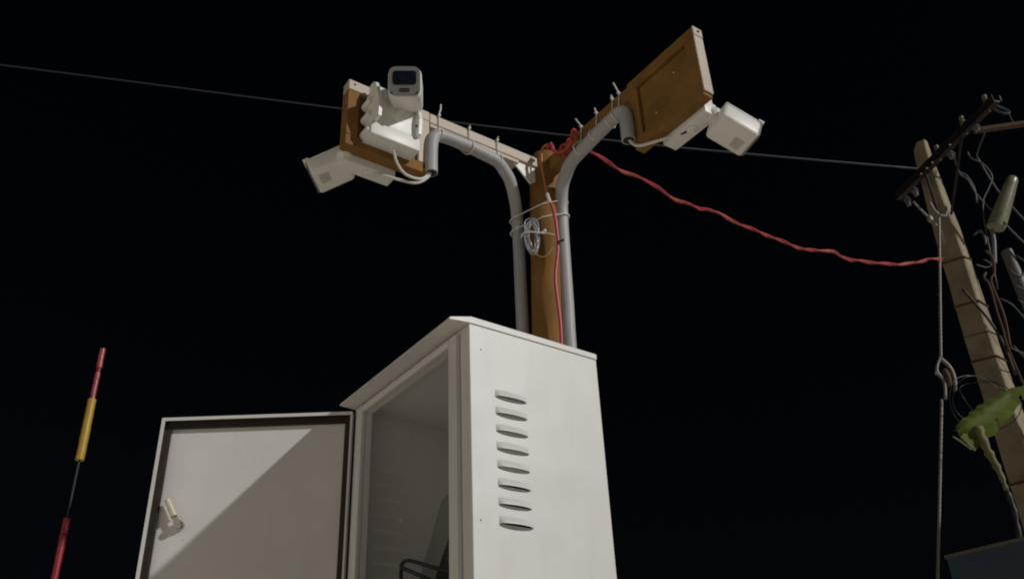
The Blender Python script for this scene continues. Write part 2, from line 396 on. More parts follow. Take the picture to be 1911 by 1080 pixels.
wires('service_cable', [[(3.86, 6.40, 5.30), (3.821, 6.38, 5.244), (3.831, 6.36, 5.154), (3.815, 6.36, 4.923), (3.812, 6.36, 4.768), (3.80, 6.36, 4.589), (3.86, 6.42, 4.2), (3.93, 6.5, 3.6)],
                        [(3.912, 6.38, 5.499), (3.946, 6.38, 5.42), (3.916, 6.38, 5.284), (3.864, 6.38, 5.197), (3.87, 6.38, 4.9), (3.83, 6.38, 4.6)]], 0.010, M['rust'],
      'brown service cable looping down the lit side of the concrete pole', 'cable')
wires('service_cable', [[(3.641, 6.42, 5.165), (3.70, 6.40, 5.0), (3.755, 6.38, 4.814), (3.80, 6.40, 4.64), (3.82, 6.42, 4.4)]], 0.011, M['dkwire'],
      'black cable crossing the face of the concrete pole below its middle strap', 'cable')
for L_, lab_ in (([(3.90, 6.4, 5.06), (3.98, 6.4, 4.99), (4.08, 6.45, 4.86)], 'thin grey cable end slanting right between pole and grey riser'),
                 ([(3.84, 6.4, 4.62), (3.93, 6.42, 4.58), (4.05, 6.5, 4.60)], 'thin grey cable end beside the lowest rusty strap of the pole'),
                 ([(4.06, 6.5, 4.5), (4.0, 6.5, 4.55), (3.9, 6.45, 4.66)], 'thin grey cable end rising to the pole just above the banana leaf')):
    wires('cable_end', [L_], 0.006, M['grwire'], lab_, 'cable')
wires('service_cable', [[(3.78, 6.36, 5.359), (3.865, 6.38, 5.338), (3.916, 6.38, 5.366), (3.871, 6.38, 5.418)]], 0.006, M['grwire'],
      'thin grey cable hook curling off the concrete pole below the red strap', 'cable')
# tapered pale arrester and grey cylinder
ar = thingW('lightning_arrester', 'pale tapered tube leaning right of the concrete pole, rounded top end', 'arrester', (4.19, 6.5, 5.80))
bm = NB(); p0 = Vector((4.14, 6.5, 5.80)); p1 = Vector((4.40, 6.42, 6.26))
pts = [p0.lerp(p1, t) for t in (0, 0.1, 0.5, 0.85, 0.95, 0.99, 1.02)]
tube(bm, pts, [0.072, 0.076, 0.066, 0.052, 0.048, 0.036, 0.012], n=16); obj('tube', bm, M['porcelain'], ar, smooth=True)
bm = NB(); 
for q in ((4.22, 6.44, 5.87), (4.19, 6.44, 5.80)): ball(bm, q, 0.02, 8, 6)
tube(bm, [(4.10, 6.5, 5.78), (4.08, 6.5, 5.66), (4.02, 6.5, 5.45)], 0.02, n=8)
obj('terminal', bm, M['greymetal'], ar, smooth=True)
tr = thingW('cable_riser', 'dented grey metal tube with dangling wires at the right edge of the photo', 'riser tube', (4.2, 6.6, 4.2))
bm = NB(); pts = [Vector((4.22, 6.6, 5.62)).lerp(Vector((4.26, 6.6, 4.15)), t/8) for t in range(9)]
tube(bm, pts, [0.046, 0.05, 0.052, 0.05, 0.055, 0.05, 0.054, 0.05, 0.05], n=14); obj('tube', bm, M['greymetal'], tr, smooth=True)
bm = NB()
for q in range(7):
    z = 5.45-q*0.14; x = 4.20+0.02*math.sin(q*2)
    tube(bm, spline([(x+0.06, 6.56, z+0.1), (x+0.11+0.02*(q % 3), 6.55, z), (x+0.02, 6.54, z-0.12), (x-0.06-0.02*(q % 2), 6.54, z-0.05)], 4), 0.008, n=5)
obj('wire_bundle', bm, M['grwire'], tr, smooth=True, angle=180)
# loosely hanging coil of black cable
bm = NB()
for q in range(3):
    a0 = random.uniform(0, 6.28); rx = 0.16+0.045*q; rz = 0.13+0.045*q; c = Vector((3.36+0.01*q, 6.15+0.02*q, 4.12-0.012*q))
    tube(bm, [c+Vector((rx*math.cos(a), 0.05*math.sin(2*a+a0), rz*math.sin(a))) for a in (2*math.pi*k/40 for k in range(40))], 0.0034, n=6, closed=True)
tag(obj('cable_coil', bm, M['coilwire'], None, smooth=True, origin=(3.36, 6.2, 4.1), angle=180),
    'loose round coil of thin black cable hanging between the guy wire and the pole', 'cable coil')
# overhead cable running left into the dark
far = [(3.69, 6.52, 6.47), (2.1, 6.19, 6.465), (0.836, 5.91, 6.465), (-1.26, 5.393, 6.468), (-3.532, 4.792, 6.47), (-9, 3.4, 6.5)]
bm = NB(); tube(bm, spline(far, 6), [lerp(0.0095, 0.0045, i/30) for i in range(31)], n=8)
tag(obj('overhead_cable', bm, M['ovwire'], None, smooth=True, origin=far[0], angle=180),
    'thin dark overhead cable crossing the whole night sky behind the cameras', 'overhead cable')

# ------------------------------------------------------------------ banana leaf and sign (lower right)
bp_ = thingW('banana_plant', 'torn green banana leaf drooping in front of the concrete pole', 'plant', (4.25, 5.6, 0))
bm = NB()
mid = spline([(3.95, 5.75, 4.05), (3.55, 5.68, 4.00), (3.32, 5.62, 3.93), (3.10, 5.58, 3.80), (2.95, 5.56, 3.70), (2.80, 5.55, 3.63)], 8)
N = len(mid); rows = []
upd = Vector((-0.45, -0.1, 0.88)).normalized()
for i, p in enumerate(mid):
    t = i/(N-1)
    wdt = 0.035+0.085*math.sin(math.pi*min(1, max(0, (t-0.35)/0.72)))**0.8
    a = wdt*(0.55+0.06*math.sin(i*1.7)); b = wdt*(1.0+0.05*math.sin(i*0.9+1))
    if t > 0.9: a *= 1-(t-0.9)*5; b *= 1-(t-0.9)*3
    rows.append([bm.verts.new(p+upd*a+Vector((0, 0.03, 0))), bm.verts.new(p+upd*a*0.5+Vector((0, -0.005, 0))), bm.verts.new(p+Vector((0, -0.02, 0))),
                 bm.verts.new(p-upd*b*0.5+Vector((0.01, 0.01, 0))), bm.verts.new(p-upd*b*0.95+Vector((0.02, 0.05, 0)))])
for i, (A_, B_) in enumerate(zip(rows[:-1], rows[1:])):
    for k in range(4):
        if k == 3 and i % 9 == 7: continue
        bm.faces.new([A_[k], A_[k+1], B_[k+1], B_[k]])
obj('leaf', bm, M['leaf'], bp_, smooth=True, angle=60)
bm = NB(); prism(bm, [(2.82, 5.55, 3.60), (2.86, 5.56, 3.635), (2.97, 5.57, 3.62), (2.95, 5.56, 3.56), (2.88, 5.55, 3.50)], (0, 0.006, 0)); obj('leaf', bm, M['leaf'], bp_)
bm = NB(); tube(bm, spline([(2.77, 5.55, 3.604), (2.82, 5.55, 3.557), (2.862, 5.55, 3.511)], 4), [0.006]*9, n=6)
obj('leaf_edge', bm, M['stem'], bp_, smooth=True, angle=180)
bm = NB(); st = spline([(2.945, 5.56, 3.66), (2.96, 5.55, 3.506), (2.99, 5.55, 3.361), (3.00, 5.55, 3.234)], 5)
tube(bm, st, [lerp(0.034, 0.012, i/(len(st)-1))*(1+0.25*math.sin(i*2.3)) for i in range(len(st))], n=7)
obj('flower_stalk', bm, M['stem'], bp_, smooth=True, angle=180)
bm = NB(); st = spline([(3.00, 5.55, 3.24), (3.005, 5.55, 3.11), (2.985, 5.55, 2.95), (2.99, 5.55, 2.88)], 5)
tube(bm, st, [0.012+0.008*abs(math.sin(i*0.9)) for i in range(len(st))], n=7)
obj('dry_tip', bm, M['dkwire'], bp_, smooth=True, angle=180)
bm = NB(); tube(bm, spline([(4.25, 5.6, 0), (4.27, 5.62, 2.0), (4.22, 5.7, 3.4), (3.95, 5.75, 4.05), (3.55, 5.68, 4.02)], 6), [lerp(0.12, 0.02, i/24) for i in range(25)], n=10)
obj('stem', bm, M['leaf'], bp_, smooth=True, angle=180)

sg = thingW('sign_board', 'dark blue sign board with pale edge and white disc, lower right corner', 'sign', (2.9, 4.7, 0))
sa = Vector((2.392, 5.277, 2.8)); sb = Vector((3.50, 4.02, 2.8)); sdv = (sb-sa).normalized(); snn = Vector((sdv.y, -sdv.x, 0))
if snn.y > 0: snn = -snn
def sgp(s, z, n=0): return sa+sdv*s+Vector((0, 0, z))+snn*n
bm = NB(); prism(bm, [sgp(0, -0.02), sgp(1.6, -0.02), sgp(1.6, -0.9), sgp(0, -0.9)], -snn*0.03); obj('panel', bm, M['blue'], sg)
bm = NB(); prism(bm, [sgp(-0.01, 0), sgp(1.61, 0), sgp(1.61, -0.019), sgp(-0.01, -0.019)], -snn*0.04); obj('trim', bm, M['signtrim'], sg)
bm = NB(); prism(bm, [sgp(0.62+0.36*math.cos(a), -0.53+0.36*math.sin(a), 0.004) for a in (2*math.pi*k/40 for k in range(40))], -snn*0.003); obj('white_disc', bm, M['signwhite'], sg)
for s in (0.15, 1.4):
    bm = NB(); c = sgp(s, 0, -0.07); cyl(bm, (c.x, c.y, 0), (c.x, c.y, 2.78), 0.03, n=12); obj('post', bm, M['greymetal'], sg, smooth=True)

# ------------------------------------------------------------------ marker rod (left)
rd = thingW('marker_rod', 'thin steel rod with red and yellow plastic sleeves standing at far left', 'marker rod', (-1.535, 3.0, 0))
X, Y = -1.535, 3.0
bm = NB(); cyl(bm, (X, Y, 0), (X, Y, 3.15), 0.0035, n=8); obj('rod', bm, M['rodsteel'], rd, smooth=True)
def sleeve(z0, z1, r, m, lab=None):
    bm = NB(); k = 12; tube(bm, [(X+random.uniform(-.0006, .0006), Y, lerp(z0, z1, i/k)) for i in range(k+1)], [r*random.uniform(.97, 1.03) for _ in range(k+1)], n=16)
    o = obj('sleeve', bm, m, rd, smooth=True, angle=60)
    if lab: o['label'] = lab
sleeve(3.078, 3.155, 0.0105, M['rodpink'], 'faded red top sleeve')
bm = NB(); cyl(bm, (X, Y, 3.058), (X, Y, 3.078), 0.007, n=10); obj('gap_band', bm, M['rodred'], rd, smooth=True)
sleeve(2.951, 3.058, 0.009, M['rodpink'], 'thin faded red sleeve')
sleeve(2.722, 2.951, 0.0145, M['rodyel'], 'yellow sleeve')
sleeve(1.9, 2.516, 0.0115, M['rodred'], 'dark red lower sleeve')

# ------------------------------------------------------------------ camera mast
ms = thingF('camera_mast', 'brown painted steel pole with two square camera boards on short arms', 'camera mast', (-0.281, 0.463, 0))
TOPX, TOPY, TOPZ = -0.2647, 0.4856, 3.487
bm = NB()
axis = [(-0.281, 0.463, 0), (-0.281, 0.463, 2.6), (-0.2798, 0.465, 2.80), (-0.2722, 0.4753, 3.15), (TOPX, TOPY, 3.462), (TOPX, TOPY, 3.478), (TOPX, TOPY, 3.486)]
tube(bm, axis, [0.051, 0.051, 0.051, 0.051, 0.051, 0.044, 0.028], n=32)
obj('post', bm, M['steel'], ms, smooth=True, angle=50)
bm = NB()
tube(bm, [(-0.2722+0.0505*math.cos(a)+0.001, 0.4735+0.0505*math.sin(a), 3.10) for a in (R_(x) for x in (-120, -80, -40))], 0.0015, n=5)
bm.free()
# left arm (towards the viewer's left), angle iron with a dark slit, lit side faces -V, sunlight put into its colour
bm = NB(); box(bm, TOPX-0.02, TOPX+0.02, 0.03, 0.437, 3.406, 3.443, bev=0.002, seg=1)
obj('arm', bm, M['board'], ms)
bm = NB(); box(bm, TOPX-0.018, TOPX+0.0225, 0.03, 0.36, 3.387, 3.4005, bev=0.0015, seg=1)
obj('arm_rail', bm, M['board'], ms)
bm = NB(); prism(bm, [(TOPX+0.01, 0.335, 3.398), (TOPX+0.01, 0.428, 3.398), (TOPX+0.01, 0.428, 3.345), (TOPX+0.01, 0.408, 3.330)], (0.005, 0, 0))
obj('gusset', bm, M['white'], ms)
# right arm
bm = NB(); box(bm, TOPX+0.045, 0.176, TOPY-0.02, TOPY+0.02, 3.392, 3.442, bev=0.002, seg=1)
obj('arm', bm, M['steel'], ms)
def board(x0, x1, y0, y1, z0, z1, along, face, m):
    """square board: four rails and a recessed sheet; along = axis the board runs, face = +1/-1 side seen"""
    rw = 0.036
    def B(name, a0, a1, c0, c1, dd=(0, 0), mm=None, bev=0.0015):
        bm = NB()
        if along == 'y': box(bm, x0+dd[0], x1-dd[1], a0, a1, c0, c1, bev=bev, seg=1)
        else: box(bm, a0, a1, y0+dd[0], y1-dd[1], c0, c1, bev=bev, seg=1)
        return obj(name, bm, mm or m, ms)
    a0, a1 = (y0, y1) if along == 'y' else (x0, x1)
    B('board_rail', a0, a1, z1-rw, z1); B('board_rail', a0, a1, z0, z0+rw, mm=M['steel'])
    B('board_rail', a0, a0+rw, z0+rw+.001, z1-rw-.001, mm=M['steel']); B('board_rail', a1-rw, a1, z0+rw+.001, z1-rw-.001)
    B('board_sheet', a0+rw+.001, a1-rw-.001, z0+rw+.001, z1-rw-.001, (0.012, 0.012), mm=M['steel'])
board(TOPX-0.018, TOPX+0.020, -0.240, 0.029, 3.206, 3.445, 'y', 1, M['board'])  # pale rails carry sunlight in their colour, brown parts the shade
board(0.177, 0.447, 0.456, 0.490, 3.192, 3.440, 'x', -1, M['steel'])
# end strip and cap of the right board, sunlight painted in as paler steel
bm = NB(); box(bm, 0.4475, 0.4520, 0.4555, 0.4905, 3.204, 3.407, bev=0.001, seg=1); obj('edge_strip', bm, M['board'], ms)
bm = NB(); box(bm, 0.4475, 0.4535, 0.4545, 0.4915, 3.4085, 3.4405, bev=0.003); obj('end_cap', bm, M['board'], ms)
for q in ((0.3505, 0.4675, 3.353), (0.266, 0.4675, 3.269)):
    bm = NB(); ball(bm, q, 0.0036, 10, 6); obj('screw', bm, M['chrome'], ms, smooth=True)
for q in ((0.4545, 0.473, 3.424),):
    bm = NB(); ball(bm, q, 0.0036, 8, 6); obj('screw', bm, M['darksteel'], ms, smooth=True)
for q in ((TOPX+0.0205, -0.222, 3.430), (TOPX+0.0205, 0.012, 3.228)):
    bm = NB(); ball(bm, q, 0.0032, 8, 6); obj('screw', bm, M['darksteel'], ms, smooth=True)

# ------------------------------------------------------------------ three bullet cameras
def make_camera(label, base, nrm, tan, w, front, yaw, pitch, roll, dims, window, lugs=True, h=0.16, dp=0.048, neck=None):
    """base: F point on the board at the lower near corner; nrm outward, tan along the board"""
    t = thingF('security_camera', label, 'security camera', base, 'white security cameras on the boards')
    nrm = Vector(nrm); tan = Vector(tan); b = Vector(base)
    mt = Matrix((tan, nrm, Vector((0, 0, 1)))).transposed().to_4x4(); mt.translation = b
    bm = NB()
    box(bm, 0, w, 0.0, dp, 0, 0.045, mt, bev=0.004)
    box(bm, 0.004, w-0.006, 0.0, dp*0.94, 0.0455, h*0.86, mt, bev=0.006)
    box(bm, 0.018, w-0.030, 0.0, dp*0.70, h*0.865, h, mt, bev=0.006)
    for zz in (0.024, 0.078, 0.128):
        if lugs and zz < h-0.02: mm = mt @ Matrix.Translation((0.005, dp*0.42, zz)) @ Matrix.Rotation(math.pi/2, 4, 'X'); bmesh.ops.create_cone(bm, cap_ends=True, segments=18, radius1=0.013, radius2=0.014, depth=dp*0.80, matrix=mm)
    obj('mounting_box', bm, M['white'], t, smooth=True, angle=40)
    if lugs:
        for s0 in (0.006, w-0.016):
            bm = NB()
            poly = [(s0, 0.018, 0.046), (s0, dp+0.028, 0.046), (s0, dp+0.030, 0.075), (s0, dp+0.022, 0.125), (s0, dp+0.002, h-0.012), (s0, dp-0.012, h), (s0, 0.018, h)]
            if s0 > 0.05: poly = [(s0, 0.018, 0.046), (s0, dp+0.018, 0.046), (s0, dp+0.022, 0.10), (s0, dp+0.010, 0.152), (s0, 0.018, 0.152)]
            vs2 = prism(bm, poly, (0.010, 0, 0), mt)
            obj('bracket_lug', bm, M['white'], t)
            bm = NB(); c = mt @ Vector((s0+0.005, dp+0.012, 0.082)); e = mt @ Vector((s0+0.012, dp+0.012, 0.082))
            cc = mt @ Vector((s0+(0.0105 if s0 < 0.05 else -0.0005), dp+0.008, 0.080)); ball(bm, cc, 0.0042, 8, 6); obj('screw', bm, M['black'], t, smooth=True)
    # cable gland beneath
    bm = NB(); c = mt @ Vector((w*0.55, dp*0.5, -0.001)); cyl(bm, c, c+Vector((0, 0, -0.004)), 0.017, 0.014, n=16)
    cyl(bm, c+Vector((0, 0, -0.0045)), c+Vector((0, 0, -0.012)), 0.007, 0.006, n=12)
    obj('cable_gland', bm, M['white'], t, smooth=True, angle=40)
    # head
    fwv = Vector((math.sin(yaw)*math.cos(pitch), math.cos(yaw)*math.cos(pitch), math.sin(pitch)))
    rv = Vector((math.cos(yaw), -math.sin(yaw), 0)); uv = rv.cross(fwv)
    r2 = math.cos(roll)*rv+math.sin(roll)*uv; u2 = -math.sin(roll)*rv+math.cos(roll)*uv
    toF = lambda v: Vector((v.dot(XF), v.dot(YF), v.z))
    hm = Matrix((toF(r2), toF(fwv), toF(u2))).transposed().to_4x4(); hm.translation = Vector(front)
    L, W, H = dims
    bm = NB(); box(bm, -W/2, W/2, -L, 0.0022, -H/2, H/2, hm, bev=min(W, H)*(0.2 if window else 0.19), seg=4)
    obj('housing', bm, M['white'], t, smooth=True, angle=50)
    if not window:
     bm = NB(); box(bm, -W/2*0.97, W/2*0.97, -L*0.985-0.0, -0.05*L, H/2-0.004, H/2+0.003, hm, bev=0.003)
     box(bm, -W/2-0.0028, W/2+0.0028, -0.012, 0.006, H/2-0.002, H/2+0.0045, hm, bev=0.002)
     obj('sun_shield', bm, M['white'], t, smooth=True, angle=50)
    bm = NB(); f = 0.5
    # bezel ring: rounded rectangle with chamfered corners
    def rr(w_, h_, r_, y_):
        pts = []
        for cx, cz, a0 in ((w_/2-r_, h_/2-r_, 0), (-w_/2+r_, h_/2-r_, 90), (-w_/2+r_, -h_/2+r_, 180), (w_/2-r_, -h_/2+r_, 270)):
            for k in range(5):
                a = R_(a0+90*k/4); pts.append(hm @ Vector((cx+r_*math.cos(a), y_, cz+r_*math.sin(a))))
        return pts
    prism(bm, rr(W*0.93, H*0.93, min(W, H)*0.2, 0.001), hm.to_3x3() @ Vector((0, 0.0025, 0)))
    obj('front_bezel', bm, M['bezel'], t)
    bm = NB()
    zc = H*0.10
    pts = [p+hm.to_3x3() @ Vector((0, 0, zc)) for p in rr(W*0.70, H*0.44, 0.008, 0.0037)]
    prism(bm, pts, hm.to_3x3() @ Vector((0, 0.0012, 0))); win = obj('window', bm, M['glass'], t)
    bm = NB(); mm = hm @ Matrix.Translation((0.004, 0.0052, zc)) @ Matrix.Rotation(math.pi/2, 4, 'X')
    bmesh.ops.create_cone(bm, cap_ends=True, segments=20, radius1=H*0.13, radius2=H*0.11, depth=0.002, matrix=mm); sub('lens', bm, M['lens'], win, True)
    bm = NB()
    pts = [p+hm.to_3x3() @ Vector((0, 0, -H*0.29)) for p in rr(W*0.30, H*0.12, 0.003, 0.0037)]
    prism(bm, pts, hm.to_3x3() @ Vector((0, 0.001, 0))); obj('light_sensor', bm, M['gasket'], t)
    for sx in (-1, 1):
        bm = NB(); ball(bm, hm @ Vector((sx*W*0.38, 0.0032, -H*0.38)), 0.0035, 8, 6); obj('corner_screw', bm, M['darksteel'], t, smooth=True)
    if not window:
        bm = NB(); box(bm, -W*0.30, W*0.08, -L*0.42, -L*0.16, -H/2-0.0006, -H/2+0.002, hm); obj('rating_label', bm, M['label'], t)
    bk = hm @ Vector((0, -L*0.9, -H*0.12)); bm = NB()
    if neck is not None:
        nk = Vector(neck); tube(bm, spline([nk, nk.lerp(bk, 0.5)+Vector((0, 0, 0.004)), bk], 4), [0.020, 0.019, 0.018, 0.016, 0.015, 0.016, 0.018, 0.020, 0.022], n=14)
        ball(bm, nk, 0.024, 16, 10)
        obj('swivel_neck', bm, M['white'], t, smooth=True, angle=180)
    return t
make_camera('white bullet camera on the left board facing the viewer, dark window visible', (TOPX+0.0205, -0.190, 3.226), (1, 0, 0), (0, 1, 0), 0.156,
            (-0.095, -0.140, 3.365), R_(176), R_(-19), R_(0), (0.125, 0.094, 0.094), True, h=0.20, dp=0.056, neck=(-0.205, -0.105, 3.325))
make_camera('white box camera hanging lower left of the left board, turned away to the left', (TOPX-0.0185, -0.225, 3.182), (-1, 0, 0), (0, 1, 0), 0.165,
            (-0.402, -0.262, 3.177), R_(-84.4), R_(-23), R_(-12), (0.112, 0.084, 0.070), False, lugs=False, h=0.15, dp=0.05, neck=(-0.300, -0.215, 3.210))
make_camera('white box camera hanging right of the right board, turned away to the right', (0.250, 0.4905, 3.174), (0, 1, 0), (1, 0, 0), 0.165,
            (0.445, 0.616, 3.108), R_(67.9), R_(-24.2), R_(4.6), (0.112, 0.090, 0.062), False, lugs=False, h=0.15, dp=0.05, neck=(0.405, 0.535, 3.185))

# ------------------------------------------------------------------ conduits, cables and ties
def tubeF(name, pts, r, m, label, cat, group=None, n=14, k=8, open_end=False):
    P = [FT(p) for p in pts]; bm = NB(); sp = spline(P, k)
    tube(bm, sp, r, n=n, caps=True)
    o = obj(name, bm, m, None, smooth=True, origin=P[0], angle=60)
    return tag(o, label, cat, group)
Lp = [(-0.337, 0.415, 1.85), (-0.3375, 0.412, 2.40), (-0.3375, 0.412, 2.7957), (-0.3373, 0.4122, 2.943), (-0.336, 0.4125, 3.0991), (-0.328, 0.4060, 3.225), (-0.296, 0.3760, 3.280),
      (-0.262, 0.3352, 3.3180), (-0.250, 0.3072, 3.3374), (-0.238, 0.2709, 3.3530), (-0.238, 0.2149, 3.3610), (-0.238, 0.1558, 3.3655), (-0.238, 0.094, 3.3660), (-0.238, 0.0561, 3.3600), (-0.238, 0.0390, 3.3430), (-0.238, 0.0331, 3.3049), (-0.238, 0.0320, 3.2536), (-0.238, 0.0325, 3.2090)]
cl = tubeF('flexible_conduit', Lp, 0.0190, M['conduit'], 'grey flexible conduit curving up the left of the pole onto the left arm', 'conduit', 'grey conduits on the camera mast', n=20)
Rp = [(-0.229, 0.499, 1.85), (-0.2295, 0.499, 2.40), (-0.2299, 0.499, 2.7619), (-0.2281, 0.5014, 2.9157), (-0.2268, 0.5032, 3.0888), (-0.2235, 0.5050, 3.2350), (-0.195, 0.490, 3.3061),
      (-0.1489, 0.475, 3.3345), (-0.0989, 0.460, 3.3425), (-0.0365, 0.447, 3.335), (0.0091, 0.443, 3.336), (0.0849, 0.440, 3.3400), (0.140, 0.440, 3.3430), (0.1640, 0.440, 3.335), (0.1725, 0.440, 3.300), (0.1710, 0.440, 3.2243)]
cr = tubeF('flexible_conduit', Rp, 0.0205, M['conduit'], 'grey flexible conduit curving up the right of the pole onto the right arm', 'conduit', 'grey conduits on the camera mast', n=20)
for src, e in ((cl, (-0.238, 0.0325, 3.2080)), (cr, (0.1710, 0.440, 3.2230))):
    bm = NB(); c = FT(e); cyl(bm, c+Vector((0, 0, 0.004)), c-Vector((0, 0, 0.0005)), 0.0155, n=16)
    o = obj('opening', bm, M['gasket'], None, origin=src.location); o.location = (0, 0, 0); o.parent = src
# white leads
def multi(name, lists, r, m, label, cat, group=None, n=8):
    bm = NB()
    for L in lists: tube(bm, spline([FT(p) for p in L], 6), r, n=n)
    return tag(obj(name, bm, m, None, smooth=True, origin=FT(lists[0][0]), angle=180), label, cat, group)
multi('camera_lead', [[(-0.216, -0.105, 3.222), (-0.226, -0.0880, 3.1900), (-0.238, -0.0544, 3.1700), (-0.244, -0.0106, 3.1740), (-0.243, 0.015, 3.190), (-0.238, 0.031, 3.225)]],
      0.0042, M['wcable'], 'white lead drooping from the viewer-facing camera into the left conduit end', 'cable', 'camera leads')
multi('camera_lead', [[(-0.300, -0.130, 3.183), (-0.275, -0.090, 3.170), (-0.262, -0.0517, 3.163), (-0.250, -0.0079, 3.164), (-0.241, 0.0220, 3.190), (-0.238, 0.034, 3.225)]],
      0.0042, M['wcable'], 'white lead from the lower left camera into the left conduit end', 'cable', 'camera leads')
multi('camera_lead', [[(0.335, 0.510, 3.186), (0.300, 0.500, 3.180), (0.245, 0.465, 3.178), (0.196, 0.447, 3.190), (0.173, 0.441, 3.225), (0.171, 0.44, 3.25)]],
      0.0046, M['wcable'], 'white lead from the right camera sagging into the right conduit end', 'cable', 'camera leads')
bm = NB(); tube(bm, spline([FT(p) for p in ((0.345, 0.515, 3.183), (0.322, 0.505, 3.176), (0.300, 0.500, 3.1815))], 6), 0.0052, n=8)

o = obj('plug', bm, M['black'], None, smooth=True, origin=bpy.data.objects['camera_lead.002'].location, angle=180); o.location = (0, 0, 0); o.parent = bpy.data.objects['camera_lead.002']
# zip ties
def tie(path, label, tail=None, r=0.0021, headp=None):
    bm = NB(); P = [FT(p) for p in path]
    dense = []
    for i in range(len(P)):
        for k in range(3): dense.append(P[i].lerp(P[(i+1) % len(P)], k/3))
    tube(bm, dense, r, n=6, closed=True)
    if tail: tube(bm, [FT(p) for p in tail], [r*1.15]*len(tail), n=6)
    if headp:
        c = FT(headp); box(bm, -0.0038, 0.0038, -0.0038, 0.0038, -0.004, 0.004, Matrix.Translation(c) @ Matrix.Rotation(-YAW, 4, 'Z'), bev=0.001, seg=1)
    return tag(obj('cable_tie', bm, M['tie'], None, smooth=True, origin=P[0], angle=60), label, 'cable tie', 'white cable ties on the mast')
def loopL(y, lab, tail):
    x0, z1 = -0.290, 3.4465
    path = [(x0, y, z1), (-0.2445, y, z1), (-0.2405, y, z1-0.006), (-0.2385, y, 3.398), (-0.2205, y, 3.378), (-0.2155, y, 3.362), (-0.219, y, 3.350), (-0.229, y, 3.3425), (-0.243, y, 3.3430), (-0.262, y, 3.355), (x0, y, 3.39)]
    tie(path, lab, tail, headp=(-0.2395, y, z1-0.003))
loopL(0.060, 'white tie at the outer end of the left arm with its tail standing up', [(-0.240, 0.060, 3.448), (-0.234, 0.062, 3.466), (-0.236, 0.064, 3.486)])
loopL(0.170, 'white tie at the middle of the left arm, tail trimmed short', [(-0.240, 0.170, 3.446), (-0.234, 0.170, 3.453)])
loopL(0.276, 'white tie on the left arm where the conduit bends, nearest the post', [(-0.240, 0.276, 3.446), (-0.234, 0.276, 3.454)])
def loopR(x, lab, tail, hp=True):
    y0, y1, z0, z1 = 0.416, 0.512, 3.314, 3.4460
    path = [(x, y1, z1), (x, 0.462, z1), (x, 0.4615, 3.425), (x, 0.455, 3.385), (x+0.002, 0.424, 3.352), (x+0.004, 0.4165, 3.338), (x+0.004, 0.424, 3.324), (x+0.003, 0.440, 3.318), (x, 0.457, 3.327), (x, 0.470, 3.36), (x, 0.5085, 3.415)]
    tie(path, lab, tail, headp=(x, 0.461, z1-0.002))
loopR(-0.045, 'white tie on the right arm nearest the post, tail up beside the red cable', [(-0.045, 0.461, 3.446), (-0.050, 0.455, 3.463), (-0.054, 0.450, 3.476)])
loopR(0.030, 'second white tie from the post on the right arm, short upright tail', [(0.030, 0.461, 3.446), (0.029, 0.458, 3.462)])
loopR(0.105, 'third white tie from the post on the right arm, barely any tail', [(0.105, 0.461, 3.446), (0.105, 0.46, 3.456)])
loopR(0.135, 'white tie nearest the right board with the longest upright tail', [(0.135, 0.461, 3.446), (0.132, 0.457, 3.464), (0.128, 0.452, 3.484)])
# ties round post and conduits
def post_ring(z, zl, zr, lab, cx, cy, rx, r=0.0021):
    bm = NB(); P = []
    # convex hull around post centre and conduit centres, seen from above
    cs = [((-0.272, 0.476), 0.0525), ((-0.3265, 0.4045), 0.0235), ((-0.2225, 0.505), 0.022)]
    for k in range(48):
        a = 2*math.pi*k/48; dx, dy = math.cos(a), math.sin(a)
        best = max(cs, key=lambda c: c[0][0]*dx+c[0][1]*dy+c[1])
        p = (best[0][0]+dx*best[1], best[0][1]+dy*best[1])
        t = (p[0]*0.593+p[1]*0.805); t0 = (-0.332*0.593+0.411*0.805); t1 = (-0.2225*0.593+0.505*0.805)
        f_ = max(-0.2, min(1.2, (t-t0)/(t1-t0))); P.append(FT((p[0], p[1], lerp(zl, zr, f_))))
    tube(bm, P, r, n=6, closed=True)
    return tag(obj('cable_tie', bm, M['tie'], None, smooth=True, origin=P[0], angle=60), lab, 'cable tie', 'white cable ties on the mast')
post_ring(3.26, 3.232, 3.268, 'white tie strapping the left conduit to the post, upper of two', 0, 0, 0)
post_ring(3.20, 3.185, 3.216, 'white tie strapping the right conduit to the post, lower of two', 0, 0, 0)
# red service cable: twisted pair from the mast to the concrete pole, knotted round the right arm
rc = thingW('red_power_cable', 'twisted red power cable strung from the mast to the concrete pole', 'power cable', (0.15, 2.3, 3.41))
ctrl = [FT((-0.075, 0.445, 3.405)), FT((-0.03, 0.42, 3.400)), Vector((0.267, 2.35, 3.465)), Vector((0.483, 2.8, 3.703)), Vector((0.701, 3.2, 3.885)), Vector((0.933, 3.6, 4.088)), Vector((1.084, 3.8, 4.187)),
        Vector((1.447, 4.3, 4.377)), Vector((1.831, 4.8, 4.601)), Vector((2.189, 5.2, 4.801)), Vector((2.372, 5.4, 4.867)), Vector((2.777, 5.8, 5.067)), Vector((3.172, 6.1, 5.245)), Vector((3.507, 6.35, 5.427)), Vector((3.56, 6.5, 5.455))]
path = spline(ctrl, 28)
def wob(i): return Vector((math.sin(i*0.21)*0.004, math.cos(i*0.17)*0.003, math.sin(i*0.13+1)*0.007+math.sin(i*0.31)*0.003))
N = len(path)
